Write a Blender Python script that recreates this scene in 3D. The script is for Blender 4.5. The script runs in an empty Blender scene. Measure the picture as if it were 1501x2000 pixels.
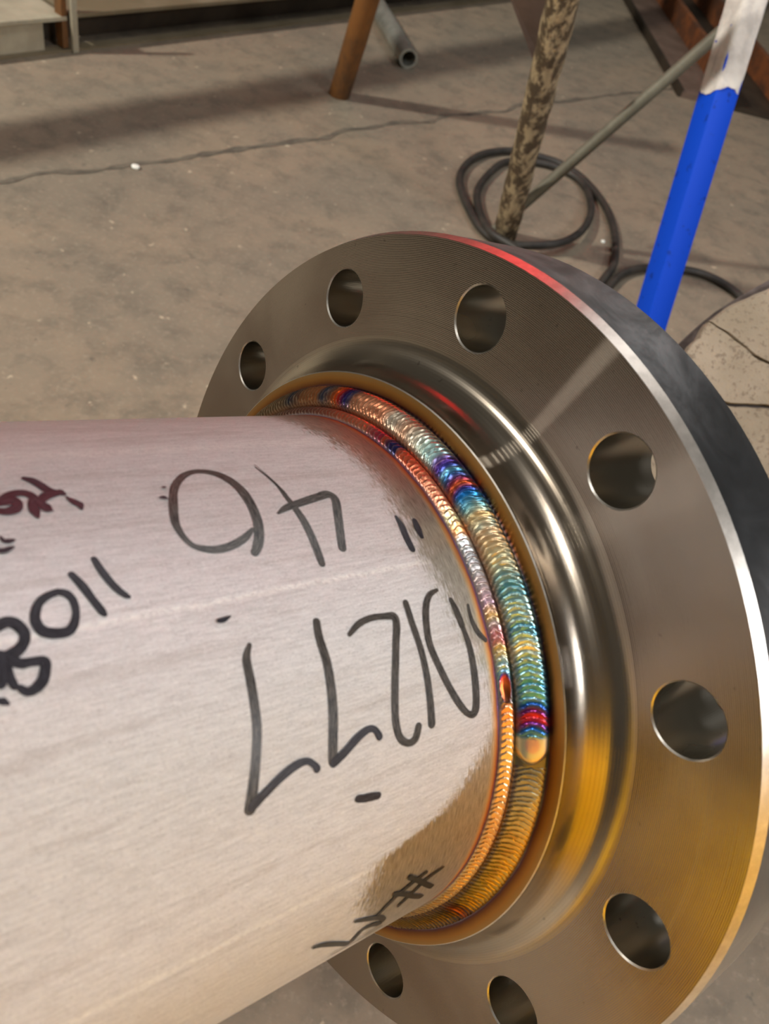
import bpy, bmesh, math, random
from mathutils import Vector, Matrix, noise
random.seed(7)
PI = math.pi
C = bpy.context.scene.collection

# ------------------------------------------------------------------ camera
CAM = Vector((0.0, 0.0, 0.90))
cd = bpy.data.cameras.new('camera')
cam = bpy.data.objects.new('camera', cd); C.objects.link(cam)
cam.matrix_world = Matrix(((0.94934, -0.31426, 0.0, CAM.x),
                           (0.22616, 0.68320, -0.69433, CAM.y),
                           (0.21820, 0.65915, 0.71966, CAM.z),
                           (0, 0, 0, 1)))
cd.sensor_fit = 'HORIZONTAL'; cd.sensor_width = 36.0; cd.lens = 1583.1 * 36.0 / 1501.0
cd.clip_start = 0.02; cd.clip_end = 100
cd.dof.use_dof = True; cd.dof.focus_distance = 0.40; cd.dof.aperture_fstop = 20.0
bpy.context.scene.camera = cam

# ------------------------------------------------------------------ world, lights, exposure
sc = bpy.context.scene
sc.view_settings.view_transform = 'Standard'; sc.view_settings.look = 'None'
sc.view_settings.gamma = 1; sc.view_settings.use_curve_mapping = False
sc.view_settings.exposure = 0.0
w = bpy.data.worlds.new('workshop_air'); sc.world = w; w.use_nodes = True
w.node_tree.nodes['Background'].inputs[0].default_value = (0.235, 0.215, 0.18, 1)
w.node_tree.nodes['Background'].inputs[1].default_value = 0.30

FL = Vector((0.01141, 0.22422, 0.57524))      # flange face centre
def lamp(name, d, dist, sx, sy, power, col, along=None):
    ld = bpy.data.lights.new(name, 'AREA'); ld.shape = 'RECTANGLE'; ld.size = sx; ld.size_y = sy
    ld.energy = power; ld.color = col
    o = bpy.data.objects.new(name, ld); C.objects.link(o)
    d = Vector(d).normalized(); z = d                      # lamp emits along local -z, towards the work
    x = Vector(along) if along else Vector((0, 0, 1)).cross(z)
    x = (x - z * x.dot(z)).normalized(); y = z.cross(x)
    m = Matrix((x, y, z)).transposed().to_4x4(); m.translation = FL + d * dist
    o.matrix_world = m
    return o
WARM = (1.0, 0.95, 0.86)
lamp('strip_lamp_over_deck', (-4.03, -1.07, 3.62), 5.5, 0.45, 0.14, 62, WARM, (0.49, 0.87, 0))
sp = bpy.data.lights.new('floodlight', 'SPOT'); sp.energy = 1150; sp.color = WARM; sp.spot_size = math.radians(38); sp.spot_blend = 0.45; sp.shadow_soft_size = 0.12
so = bpy.data.objects.new('floodlight', sp); C.objects.link(so)
z = (Vector((-4.02, -0.85, 4.2)) - Vector((-0.15, 2.75, 0))).normalized(); x = Vector((0, 0, 1)).cross(z).normalized(); y = z.cross(x)
so.matrix_world = Matrix((x, y, z)).transposed().to_4x4(); so.location = (-4.02, -0.85, 4.2)
lamp('strip_lamp_over_work', (0.02, -0.26, 0.965), 3.4, 0.9, 0.24, 32, (0.98, 0.97, 0.93), (1, 0, 0))
lamp('strip_lamp_far_bay', (0.27, 0.68, 0.68), 4.0, 1.1, 0.3, 24, (0.97, 0.98, 1.0), (1, 0, 0))
lamp('high_bay_lamp', (0.80, -0.24, 0.55), 3.0, 0.8, 0.6, 60, (0.97, 0.97, 1.0))
lamp('amber_lamp', (0.16, 0.46, 0.87), 3.4, 0.22, 0.22, 0.7, (1.0, 0.6, 0.25))

# ------------------------------------------------------------------ helpers
def srgb(r, g, b):
    f = lambda c: (c/255/12.92 if c/255 <= 0.04045 else ((c/255+0.055)/1.055)**2.4)
    return (f(r), f(g), f(b))
def link(name, me, mat=None, parent=None):
    o = bpy.data.objects.new(name, me); C.objects.link(o)
    if mat: me.materials.append(mat)
    if parent: o.parent = parent
    return o
def meshobj(name, vs, fs, mat=None, parent=None, smooth=False, sharp=None):
    me = bpy.data.meshes.new(name); me.from_pydata([tuple(v) for v in vs], [], fs); me.update()
    if smooth:
        me.polygons.foreach_set('use_smooth', [True]*len(me.polygons))
        if sharp: me.set_sharp_from_angle(angle=math.radians(sharp))
    return link(name, me, mat, parent)
def tag(o, label=None, cat=None, group=None, kind=None):
    if label: o['label'] = label
    if cat: o['category'] = cat
    if group: o['group'] = group
    if kind: o['kind'] = kind
    return o
def empty(name, m=None):
    o = bpy.data.objects.new(name, None); C.objects.link(o); o.empty_display_size = 0.05
    if m is not None: o.matrix_world = m
    return o
def frame(p, z, hint=(0, 0, 1)):
    z = Vector(z).normalized(); h = Vector(hint)
    if abs(z.dot(h)) > 0.98: h = Vector((1, 0, 0))
    x = h.cross(z).normalized(); y = z.cross(x)
    m = Matrix((x, y, z)).transposed().to_4x4(); m.translation = Vector(p); return m
class MB:
    def __init__(s): s.v = []; s.f = []
    def box(s, m, lo, hi, bev=0.0):
        bm = bmesh.new(); bmesh.ops.create_cube(bm, size=1)
        for v in bm.verts: v.co = Vector([lo[i] + (hi[i]-lo[i])*(v.co[i]+0.5) for i in range(3)])
        if bev: bmesh.ops.bevel(bm, geom=list(bm.edges), offset=bev, segments=2, affect='EDGES', profile=0.5)
        s.addbm(bm, m); return s
    def addbm(s, bm, m=None):
        n = len(s.v); bm.verts.ensure_lookup_table(); bm.verts.index_update()
        for v in bm.verts: s.v.append(tuple(m @ v.co if m else v.co))
        for f in bm.faces: s.f.append([n + v.index for v in f.verts])
        bm.free()
    def sweep(s, pts, r, seg=16, cap=True, closed=False, jitter=0.0, inner=None):
        n0 = len(s.v); P = [Vector(p) for p in pts]; N = len(P); nrm = None
        for i, p in enumerate(P):
            if closed: t = (P[(i+1) % N] - P[i-1]).normalized()
            else: t = (P[min(i+1, N-1)] - P[max(i-1, 0)]).normalized()
            if nrm is None: nrm = t.orthogonal().normalized()
            nrm = (nrm - t*nrm.dot(t)).normalized(); b = t.cross(nrm)
            rr = r[i] if isinstance(r, (list, tuple)) else r
            for k in range(seg):
                a = 2*PI*k/seg; q = rr*(1 + jitter*noise.noise(p*40 + Vector((k*0.9, 0, 0))))
                s.v.append(tuple(p + nrm*q*math.cos(a) + b*q*math.sin(a)))
        M = N if closed else N-1
        for i in range(M):
            for k in range(seg):
                a = n0+i*seg; b_ = n0+((i+1) % N)*seg
                s.f.append([a+k, a+(k+1) % seg, b_+(k+1) % seg, b_+k])
        if cap and not closed:
            s.f.append([n0+k for k in range(seg)][::-1]); s.f.append([n0+(N-1)*seg+k for k in range(seg)])
        return s
    def build(s, name, mat, parent=None, smooth=False, sharp=35): return meshobj(name, s.v, s.f, mat, parent, smooth, sharp)
def hollow_tube(p0, p1, ro, ri, seg=28, rings=8, jit=0.0):
    m = MB(); P0, P1 = Vector(p0), Vector(p1); fr = frame(P0, P1-P0); L = (P1-P0).length
    for rr in (ro, ri):
        for i in range(rings+1):
            for k in range(seg):
                a = 2*PI*k/seg; z = L*i/rings
                q = rr*(1 + jit*noise.noise(Vector((math.cos(a)*1.3, math.sin(a)*1.3, z*22)))) if rr == ro else rr
                m.v.append(tuple(fr @ Vector((q*math.cos(a), q*math.sin(a), z))))
    h = (rings+1)*seg
    for i in range(rings):
        for k in range(seg):
            a, b = i*seg+k, i*seg+(k+1) % seg
            m.f.append([a, b, b+seg, a+seg]); m.f.append([h+a+seg, h+b+seg, h+b, h+a])
    for k in range(seg):
        b = (k+1) % seg; m.f.append([h+k, h+b, b, k]); t = rings*seg
        m.f.append([t+k, t+b, h+t+b, h+t+k])
    return m
# ---- node helpers
class NT:
    def __init__(s, name):
        s.m = bpy.data.materials.new(name); s.m.use_nodes = True; s.t = s.m.node_tree; s.n = s.t.nodes
        s.b = s.n['Principled BSDF']; s.out = s.n['Material Output']
    def node(s, t, **kw):
        x = s.n.new(t)
        for k, v in kw.items():
            if k in ('ins',): continue
            setattr(x, k, v)
        for k, v in kw.get('ins', {}).items(): s.put(x.inputs[k], v)
        return x
    def put(s, sock, v):
        if isinstance(v, bpy.types.NodeSocket): s.t.links.new(v, sock)
        elif isinstance(v, (tuple, list)) and len(v) == 3 and sock.type == 'RGBA': sock.default_value = (*v, 1)
        else: sock.default_value = v
    def math(s, op, a, b=None, c=None, clamp=False):
        x = s.node('ShaderNodeMath', operation=op, use_clamp=clamp)
        for i, v in enumerate((a, b, c)):
            if v is not None: s.put(x.inputs[i], v)
        return x.outputs[0]
    def mix(s, f, a, b, blend='MIX'):
        x = s.node('ShaderNodeMix', data_type='RGBA', blend_type=blend)
        s.put(x.inputs[0], f); s.put(x.inputs[6], a); s.put(x.inputs[7], b); return x.outputs[2]
    def noise(s, vec, scale=1, detail=4, rough=0.6, dist=0.0):
        x = s.node('ShaderNodeTexNoise', ins={'Scale': scale, 'Detail': detail, 'Roughness': rough, 'Distortion': dist})
        if vec is not None: s.put(x.inputs['Vector'], vec)
        return x.outputs['Fac']
    def scalev(s, vec, sx, sy, sz, off=(0, 0, 0)):
        x = s.node('ShaderNodeMapping'); s.put(x.inputs['Vector'], vec); x.inputs['Scale'].default_value = (sx, sy, sz)
        x.inputs['Location'].default_value = off
        return x.outputs[0]
    def ss(s, v, a, b, lo=0.0, hi=1.0):
        x = s.node('ShaderNodeMapRange', interpolation_type='SMOOTHSTEP'); s.put(x.inputs[0], v)
        x.inputs[1].default_value = a; x.inputs[2].default_value = b; x.inputs[3].default_value = lo; x.inputs[4].default_value = hi
        return x.outputs[0]
    def ramp(s, f, stops, interp='LINEAR'):
        x = s.node('ShaderNodeValToRGB'); s.put(x.inputs[0], f); r = x.color_ramp; r.interpolation = interp
        while len(r.elements) < len(stops): r.elements.new(0.5)
        for e, (p, c) in zip(r.elements, stops): e.position = p; e.color = (*c, 1)
        return x.outputs[0]
    def bump(s, h, strength, dist, nrm=None):
        x = s.node('ShaderNodeBump', ins={'Strength': strength, 'Distance': dist, 'Height': h})
        if nrm is not None: s.put(x.inputs['Normal'], nrm)
        return x.outputs[0]
    def coord(s, k='Object'): return s.node('ShaderNodeTexCoord').outputs[k]
    def set(s, **kw):
        for k, v in kw.items(): s.put(s.b.inputs[k.replace('_', ' ')], v)
        return s.m
def simple(name, c1, c2, scale, rough=0.6, metal=0.0, bump=0.3, bd=0.002, thr=(0.35, 0.65), stretch=(1, 1, 1), detail=5):
    t = NT(name); v = t.scalev(t.coord(), *stretch); n = t.noise(v, scale, detail, 0.65)
    col = t.mix(t.ss(n, *thr), c1, c2)
    fine = t.noise(v, scale*7, 3, 0.7)
    col = t.mix(t.math('MULTIPLY', fine, 0.35), col, tuple(c*0.55 for c in c1))
    return t.set(Base_Color=col, Roughness=rough, Metallic=metal, Normal=t.bump(fine, bump, bd))

# ------------------------------------------------------------------ materials
R0 = 0.1905; RP = 0.11097; STOE = 0.0316

def mat_flange(name, base, dark, rough, groove=0.0007, gs=0.5, aniso=0.75):
    t = NT(name); ob = t.coord()
    sx = t.node('ShaderNodeSeparateXYZ'); t.put(sx.inputs[0], ob)
    y, z = sx.outputs[1], sx.outputs[2]
    r = t.math('SQRT', t.math('ADD', t.math('MULTIPLY', y, y), t.math('MULTIPLY', z, z)))
    g = t.math('SINE', t.math('MULTIPLY', r, 2*PI/groove))
    cv = t.node('ShaderNodeCombineXYZ', ins={'X': t.math('MULTIPLY', r, 1400.0)}).outputs[0]
    g2 = t.noise(cv, 1.0, 2, 0.6)
    big = t.noise(ob, 14, 3, 0.5, 0.4); sp = t.noise(ob, 260, 2, 0.5)
    col = t.mix(t.ss(big, 0.35, 0.7), base, dark)
    col = t.mix(t.math('MULTIPLY', t.ss(sp, 0.7, 0.78), 0.5), col, tuple(c*0.4 for c in dark))
    h = t.math('ADD', t.math('MULTIPLY', g, 0.5), g2)
    tan = t.node('ShaderNodeTangent', direction_type='RADIAL', axis='X').outputs[0]
    nb = t.bump(h, gs, 0.00004)
    t.set(Base_Color=col, Metallic=1.0, Roughness=t.math('ADD', rough, t.math('MULTIPLY', big, 0.08)), Anisotropic=aniso, Tangent=tan, Normal=nb)
    if aniso > 0:      # lathe grooves: a second, very wide lobe across the cut
        an = t.node('ShaderNodeBsdfAnisotropic', ins={'Color': col, 'Roughness': 0.42, 'Anisotropy': 1.0, 'Tangent': tan, 'Normal': nb})
        gf = t.math('ADD', 0.03, t.math('MULTIPLY', t.ss(g, -0.2, 1.0), 0.16))
        mx = t.node('ShaderNodeMixShader'); t.put(mx.inputs[0], gf); t.put(mx.inputs[1], t.b.outputs[0]); t.put(mx.inputs[2], an.outputs[0])
        t.t.links.new(mx.outputs[0], t.out.inputs['Surface'])
    return t.m
M_face = mat_flange('turned_steel_face', srgb(172, 160, 147), srgb(150, 136, 123), 0.15)
M_hub = mat_flange('turned_steel_hub', srgb(188, 177, 162), srgb(168, 155, 139), 0.2, 0.0011, 0.12, 0.6)
M_chamfer = simple('bright_machined_steel', srgb(225, 218, 208), srgb(205, 198, 188), 180, 0.38, 1.0, 0.1, 0.0003)
M_hole = mat_flange('drilled_steel', srgb(190, 185, 172), srgb(160, 152, 138), 0.24, 0.0006, 0.2, 0.0)
t = NT('forged_steel_rim'); ob = t.coord(); n = t.noise(ob, 30, 6, 0.7, 1.2); n2 = t.noise(ob, 420, 3, 0.6); n3 = t.noise(ob, 9, 2, 0.5)
col = t.mix(t.ss(n, 0.35, 0.7), srgb(132, 132, 132), srgb(168, 168, 168)); col = t.mix(t.ss(n3, 0.45, 0.7), col, srgb(96, 98, 100))
M_rim = t.set(Base_Color=col, Metallic=1.0, Roughness=t.math('ADD', 0.3, t.math('MULTIPLY', n, 0.22)), Normal=t.bump(n2, 0.25, 0.0003))

t = NT('bronze_heat_tint'); ob = t.coord(); sx = t.node('ShaderNodeSeparateXYZ'); t.put(sx.inputs[0], ob)
r = t.math('SQRT', t.math('ADD', t.math('MULTIPLY', sx.outputs[1], sx.outputs[1]), t.math('MULTIPLY', sx.outputs[2], sx.outputs[2])))
rn = t.math('ADD', t.math('DIVIDE', r, R0), t.math('MULTIPLY', t.math('SUBTRACT', t.noise(ob, 60, 3), 0.5), 0.008))
f = t.math('DIVIDE', t.math('SUBTRACT', rn, 0.635), 0.046)
col = t.ramp(f, [(0.0, srgb(120, 108, 120)), (0.2, srgb(150, 145, 155)), (0.3, srgb(95, 62, 70)), (0.42, srgb(128, 82, 46)), (0.7, srgb(176, 126, 66)), (1.0, srgb(178, 144, 92))])
M_bronze = t.set(Base_Color=col, Metallic=1.0, Roughness=0.3, Normal=t.bump(t.noise(ob, 900, 2), 0.2, 0.0002))

# weld metal: colour attribute (heat tint measured round the bead, plus a painted yellow reflection low down)
t = NT('heat_tinted_weld'); a = t.node('ShaderNodeVertexColor', layer_name='tint').outputs[0]
M_weld = t.set(Base_Color=a, Metallic=0.82, Roughness=0.3, Normal=t.bump(t.noise(t.coord(), 1500, 2), 0.12, 0.0002))

# pipe: UV map 'unroll' = (s, arc) in decimetres
t = NT('milled_stainless_pipe'); uv = t.node('ShaderNodeUVMap', uv_map='unroll').outputs[0]
sx = t.node('ShaderNodeSeparateXYZ'); t.put(sx.inputs[0], uv); S_ = t.math('MULTIPLY', sx.outputs[0], 0.1); A_ = sx.outputs[1]
bw = t.node('ShaderNodeAttribute', attribute_name='brush').outputs['Fac']
streak = t.noise(t.scalev(uv, 11, 120, 1), 1, 6, 0.75, 0.4)
streak2 = t.noise(t.scalev(uv, 1.2, 14, 1, (3, 7, 0)), 1, 4, 0.6, 0.2)
grain = t.noise(t.scalev(uv, 150, 330, 1), 1, 4, 0.8)
brush = t.noise(t.scalev(uv, 420, 16, 1), 1, 4, 0.75)
jag = t.noise(t.scalev(uv, 260, 22, 1, (1, 2, 0)), 1, 3, 0.7)
cloud = t.noise(t.scalev(uv, 3, 6, 1), 1, 3, 0.5)
d = t.math('ADD', t.math('SUBTRACT', bw, S_), t.math('MULTIPLY', t.math('SUBTRACT', jag, 0.5), 0.045))
bm_ = t.ss(d, -0.0015, 0.002)
base = t.mix(t.ss(streak, 0.3, 0.7), srgb(198, 195, 193), srgb(226, 223, 221))
base = t.mix(t.math('MULTIPLY', t.ss(streak2, 0.5, 0.72), 0.45), base, srgb(178, 170, 164))
base = t.mix(t.math('MULTIPLY', t.ss(grain, 0.53, 0.66), 0.5), base, srgb(138, 130, 122))
nick = t.noise(t.scalev(uv, 60, 520, 1, (4, 1, 0)), 1, 2, 0.5); nick2 = t.noise(t.scalev(uv, 75, 420, 1, (9, 5, 0)), 1, 2, 0.5); pit = t.noise(t.scalev(uv, 210, 240, 1, (2, 2, 0)), 1, 2, 0.5)
base = t.mix(t.math('MULTIPLY', t.ss(nick, 0.6, 0.7), 0.75), base, srgb(250, 248, 244))
base = t.mix(t.math('MULTIPLY', t.ss(nick2, 0.62, 0.72), 0.6), base, srgb(110, 102, 96))
base = t.mix(t.math('MULTIPLY', t.ss(pit, 0.66, 0.72), 0.6), base, srgb(120, 112, 106))
# mill seams along the pipe
def seam(arc, wd, amt):
    wob = t.math('MULTIPLY', t.math('SUBTRACT', t.noise(t.scalev(uv, 9, 1, 1), 1, 2), 0.5), 0.02)
    q = t.math('ABSOLUTE', t.math('SUBTRACT', t.math('ADD', A_, wob), arc))
    br = t.ss(t.noise(t.scalev(uv, 60, 60, 1), 1, 3), 0.3, 0.6)
    return t.math('MULTIPLY', t.math('MULTIPLY', t.ss(q, 0, wd, 1.0, 0.0), br), amt)
se = t.math('ADD', seam(0.672, 0.016, 1.0), seam(-0.284, 0.02, 0.8))
se = t.math('ADD', se, seam(1.31, 0.05, 0.5))
base = t.mix(t.math('MULTIPLY', se, 0.5), base, srgb(250, 248, 240))
br_col = t.mix(t.ss(brush, 0.3, 0.7), srgb(120, 112, 98), srgb(206, 198, 184))
base = t.mix(bm_, base, br_col)
hz = t.math('ADD', t.math('SUBTRACT', S_, STOE), t.math('MULTIPLY', t.math('SUBTRACT', t.noise(t.scalev(uv, 40, 5, 1), 1, 3), 0.5), 0.0022))
haz = t.ramp(t.math('DIVIDE', hz, 0.0065, clamp=True), [(0.0, srgb(150, 140, 175)), (0.10, srgb(120, 90, 130)), (0.2, srgb(175, 100, 60)), (0.36, srgb(214, 150, 84)), (0.65, srgb(222, 190, 130)), (1.0, srgb(230, 215, 180))])
base = t.mix(t.ss(hz, 0.0015, 0.0052, 1.0, 0.0), base, haz)
rough = t.math('ADD', 0.40, t.math('MULTIPLY', grain, 0.12)); rough = t.math('SUBTRACT', rough, t.math('MULTIPLY', bm_, 0.10))
h1 = t.math('ADD', t.math('ADD', t.math('MULTIPLY', streak, 0.55), t.math('MULTIPLY', grain, 1.5)), t.math('MULTIPLY', se, 0.8))
h = t.node('ShaderNodeMix', data_type='FLOAT', ins={0: bm_, 2: h1, 3: t.math('MULTIPLY', brush, 1.6)}).outputs[0]
M_pipe = t.set(Anisotropic=t.math('MULTIPLY', bm_, 0.8), Tangent=t.node('ShaderNodeTangent', direction_type='RADIAL', axis='X').outputs[0], Base_Color=base, Metallic=t.math('ADD', 0.62, t.math('MULTIPLY', bm_, 0.36)), Roughness=rough, Normal=t.bump(h, 0.55, 0.0003))

def mat_marker(name, lo, hi, gap):
    t = NT(name); uv = t.node('ShaderNodeUVMap', uv_map='unroll').outputs[0]
    st = t.noise(t.scalev(uv, 0.22, 5.0, 1), 1, 5, 0.8); gr = t.noise(t.scalev(uv, 14, 14, 1), 1, 3, 0.7)
    col = t.mix(t.ss(st, 0.40, 0.60), lo, hi)
    m = t.math('ADD', t.math('MULTIPLY', st, 0.6), t.math('MULTIPLY', gr, 0.4))
    al = t.ss(m, gap[0], gap[1], 1.0, 0.0)
    ed = t.node('ShaderNodeSeparateXYZ'); t.put(ed.inputs[0], uv)
    e = t.math('ADD', t.math('ABSOLUTE', ed.outputs[1]), t.math('MULTIPLY', t.math('SUBTRACT', gr, 0.5), 0.3))
    al = t.math('MULTIPLY', al, t.ss(e, 0.88, 1.02, 1.0, 0.0))
    return t.set(Base_Color=col, Roughness=0.36, Alpha=al, Specular_IOR_Level=0.28)
M_mark = [mat_marker('dry_marker_ink', srgb(22, 20, 19), srgb(92, 87, 82), (0.53, 0.70)),
          mat_marker('dense_marker_ink', srgb(26, 24, 28), srgb(60, 58, 64), (0.60, 0.68)),
          mat_marker('fresh_marker_ink', srgb(30, 24, 16), srgb(44, 37, 26), (0.75, 0.9))]

# floor
t = NT('stained_concrete'); ob = t.coord()
a = t.noise(ob, 2.2, 5, 0.6, 0.5); b = t.noise(ob, 14, 6, 0.7, 0.3); c = t.noise(ob, 90, 4, 0.7); e = t.noise(t.scalev(ob, 1, 1, 1, (5, 3, 1)), 34, 3, 0.6)
col = t.mix(t.ss(a, 0.35, 0.65), srgb(137, 123, 104), srgb(122, 113, 98))
col = t.mix(t.math('MULTIPLY', t.ss(b, 0.42, 0.7), 0.6), col, srgb(92, 87, 76))
col = t.mix(t.math('MULTIPLY', t.ss(c, 0.5, 0.75), 0.5), col, srgb(154, 144, 126))
col = t.mix(t.math('MULTIPLY', t.ss(e, 0.66, 0.74), 0.7), col, srgb(196, 182, 156))
col = t.mix(t.math('MULTIPLY', t.ss(e, 0.34, 0.27), 0.55), col, srgb(84, 80, 72))
M_floor = t.set(Base_Color=col, Roughness=0.72, Normal=t.bump(t.math('ADD', b, t.math('MULTIPLY', c, 0.4)), 0.35, 0.004))
M_crack = simple('dark_joint_dirt', srgb(84, 78, 68), srgb(112, 104, 90), 20, 0.9)
M_lightsteel = simple('worn_grey_paint', srgb(176, 168, 146), srgb(150, 142, 122), 9, 0.6, 0.0, 0.2, 0.002, (0.3, 0.7))
M_browndeck = simple('brown_primer', srgb(126, 114, 92), srgb(108, 96, 72), 6, 0.7)
M_darksteel = simple('dark_steel', srgb(62, 52, 40), srgb(44, 36, 28), 8, 0.6, 0.2)
M_rust = simple('rusty_steel', srgb(128, 72, 32), srgb(74, 46, 28), 14, 0.8)
M_orange = simple('orange_rust_paint', srgb(128, 82, 34), srgb(62, 46, 30), 16, 0.65, 0.0, 0.4, 0.002, (0.35, 0.7), (1, 1, 0.4))
M_galv = simple('galvanised_steel', srgb(176, 176, 166), srgb(150, 150, 140), 22, 0.45, 0.6)
M_spatter = simple('spatter_crusted_steel', srgb(196, 174, 136), srgb(78, 60, 40), 55, 0.7, 0.1, 0.9, 0.006, (0.42, 0.56), (1, 1, 0.5))
M_brownplate = simple('brown_plate', srgb(112, 92, 80), srgb(92, 74, 62), 9, 0.7)
M_greybar = simple('grey_bar', srgb(126, 122, 106), srgb(104, 100, 86), 12, 0.6, 0.2)
M_rubber = simple('black_rubber', srgb(58, 54, 48), srgb(40, 38, 35), 30, 0.55)
t = NT('blue_enamel'); n = t.noise(t.coord(), 18, 4, 0.6); n2 = t.noise(t.coord(), 60, 3, 0.5)
col = t.mix(t.math('MULTIPLY', t.ss(n2, 0.64, 0.7), 0.6), srgb(0, 70, 205), srgb(0, 36, 120))
M_blue = t.set(Base_Color=col, Specular_IOR_Level=0.25, Roughness=0.6, Normal=t.bump(n, 0.2, 0.002))
t = NT('white_tape'); n = t.noise(t.coord(), 26, 5, 0.6); n2 = t.noise(t.coord(), 75, 2, 0.4)
col = t.mix(t.ss(n, 0.35, 0.7), srgb(226, 220, 212), srgb(190, 184, 178)); col = t.mix(t.ss(n2, 0.74, 0.76), col, srgb(40, 60, 170))
M_tape = t.set(Base_Color=col, Roughness=0.75, Normal=t.bump(n, 0.5, 0.006))
t = NT('speckled_castable'); n = t.noise(t.coord(), 10, 4, 0.6); n2 = t.noise(t.coord(), 170, 3, 0.65)
col = t.mix(t.ss(n, 0.3, 0.7), srgb(158, 145, 128), srgb(138, 126, 108)); col = t.mix(t.math('MULTIPLY', t.ss(n2, 0.55, 0.62), 0.7), col, srgb(112, 98, 84))
M_slab = t.set(Base_Color=col, Roughness=0.85, Normal=t.bump(n2, 0.6, 0.002))
M_slabedge = simple('dark_slab_edge', srgb(104, 92, 88), srgb(60, 50, 48), 26, 0.9)
M_white = simple('white_chip', srgb(238, 238, 230), srgb(215, 215, 205), 30, 0.6)
M_red = simple('red_reflector', srgb(235, 22, 26), srgb(214, 14, 18), 3, 0.6)
M_yellow = simple('yellow_reflector', srgb(255, 205, 0), srgb(240, 180, 0), 3, 0.6)

# ------------------------------------------------------------------ the setting
fl = meshobj('floor', [(-9, -5, 0), (9, -5, 0), (9, 13, 0), (-9, 13, 0)], [[0, 1, 2, 3]], M_floor); fl['kind'] = 'structure'
def ribbon(name, pts, wd, z, mat, parent, amp=0.4, n=14):
    P = []
    for i in range(len(pts)-1):
        for k in range(n): P.append(Vector(pts[i]).lerp(Vector(pts[i+1]), k/n))
    P.append(Vector(pts[-1])); vs = []; fs = []
    for i, p in enumerate(P):
        t_ = (P[min(i+1, len(P)-1)] - P[max(i-1, 0)]).normalized(); nn = Vector((-t_.y, t_.x))
        j = noise.noise(Vector((p.x*9, p.y*9, 0)))*wd*1.6; ww = wd*(0.5 + amp*noise.noise(Vector((p.x*25, p.y*25, 4))))
        vs += [(p.x+nn.x*(j+ww), p.y+nn.y*(j+ww), z), (p.x+nn.x*(j-ww), p.y+nn.y*(j-ww), z)]
        if i: k = 2*i; fs.append([k-2, k-1, k+1, k])
    return meshobj(name, vs, fs, mat, parent)
ribbon('floor_joint', [(-1.5, 0.95), (-0.943, 1.413), (-0.843, 1.534), (-0.714, 1.711), (-0.517, 1.967), (-0.397, 2.17), (-0.216, 2.424), (0.056, 2.799), (0.5, 3.4), (1.2, 4.3)], 0.016, 0.0012, M_crack, fl, 0.6)

# ------------------------------------------------------------------ flanged pipe (one welded thing)
AX = Matrix(((-0.67929, 0.6659, -0.3085, FL.x), (-0.69169, -0.4405, 0.5723, FL.y), (0.24522, 0.6021, 0.7598, FL.z), (0, 0, 0, 1)))
c0 = Vector(AX.col[0][:3]).normalized(); c1 = Vector(AX.col[1][:3]); c1 = (c1 - c0*c1.dot(c0)).normalized(); c2 = c0.cross(c1)
AX = Matrix((c0, c1, c2)).transposed().to_4x4(); AX.translation = FL
spool = empty('flanged_pipe', AX)
tag(spool, 'large stainless pipe welded to a twelve-hole flange, black marker writing on it', 'pipe')
def cyl_pt(s, r, deg): a = math.radians(deg); return (s, r*math.cos(a), r*math.sin(a))
# --- pipe
NS = 288; svals = [0.0305] + [0.0305 + 0.003*k for k in range(1, 24)] + [0.11, 0.15, 0.2, 0.3, 0.4, 0.6, 0.85]
BW = [(-180, .05), (-60, .06), (-30, .08), (-22, .089), (-14, .086), (-12, .074), (-10, .060), (-6, .050), (-2, .042), (3, .034), (8, .034), (14, .038), (20, .043), (35, .050), (45, .050), (61, .050), (75, .056), (110, .06), (180, .05)]
def interp(tab, x):
    for (a, va), (b, vb) in zip(tab, tab[1:]):
        if a <= x <= b: k = (x-a)/(b-a); return va + (vb-va)*k if not isinstance(va, tuple) else tuple(p+(q-p)*k for p, q in zip(va, vb))
    return tab[0][1] if x < tab[0][0] else tab[-1][1]
vs = []; fs = []
for s in svals:
    for k in range(NS): vs.append(cyl_pt(s, RP, -180 + 360*k/NS))
for i in range(len(svals)-1):
    for k in range(NS): a = i*NS+k; b = i*NS+(k+1) % NS; fs.append([a, a+NS, b+NS, b])
no = len(fs); n1 = len(vs)
for s in (svals[-1], -0.03):
    for k in range(NS): vs.append(cyl_pt(s, RP-0.0082, -180+360*k/NS))
top = (len(svals)-1)*NS
for k in range(NS):
    b = (k+1) % NS
    fs.append([top+k, n1+k, n1+b, top+b]); fs.append([n1+k, n1+NS+k, n1+NS+b, n1+b])
pipe = meshobj('pipe', vs, fs, M_pipe, spool, True, 40)
me = pipe.data; uvl = me.uv_layers.new(name='unroll'); at = me.attributes.new('brush', 'FLOAT', 'POINT')
for i in range(len(vs)):
    th = -180 + 360*(i % NS)/NS; at.data[i].value = interp(BW, th)
for p in me.polygons:
    for li in p.loop_indices:
        vi = me.loops[li].vertex_index; k = vi % NS; th = -180 + 360*k/NS
        if k == 0 and any((me.loops[l].vertex_index % NS) == NS-1 for l in p.loop_indices): th = 180
        uvl.data[li].uv = (me.vertices[vi].co.x*10, math.radians(th)*RP*10)
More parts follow.
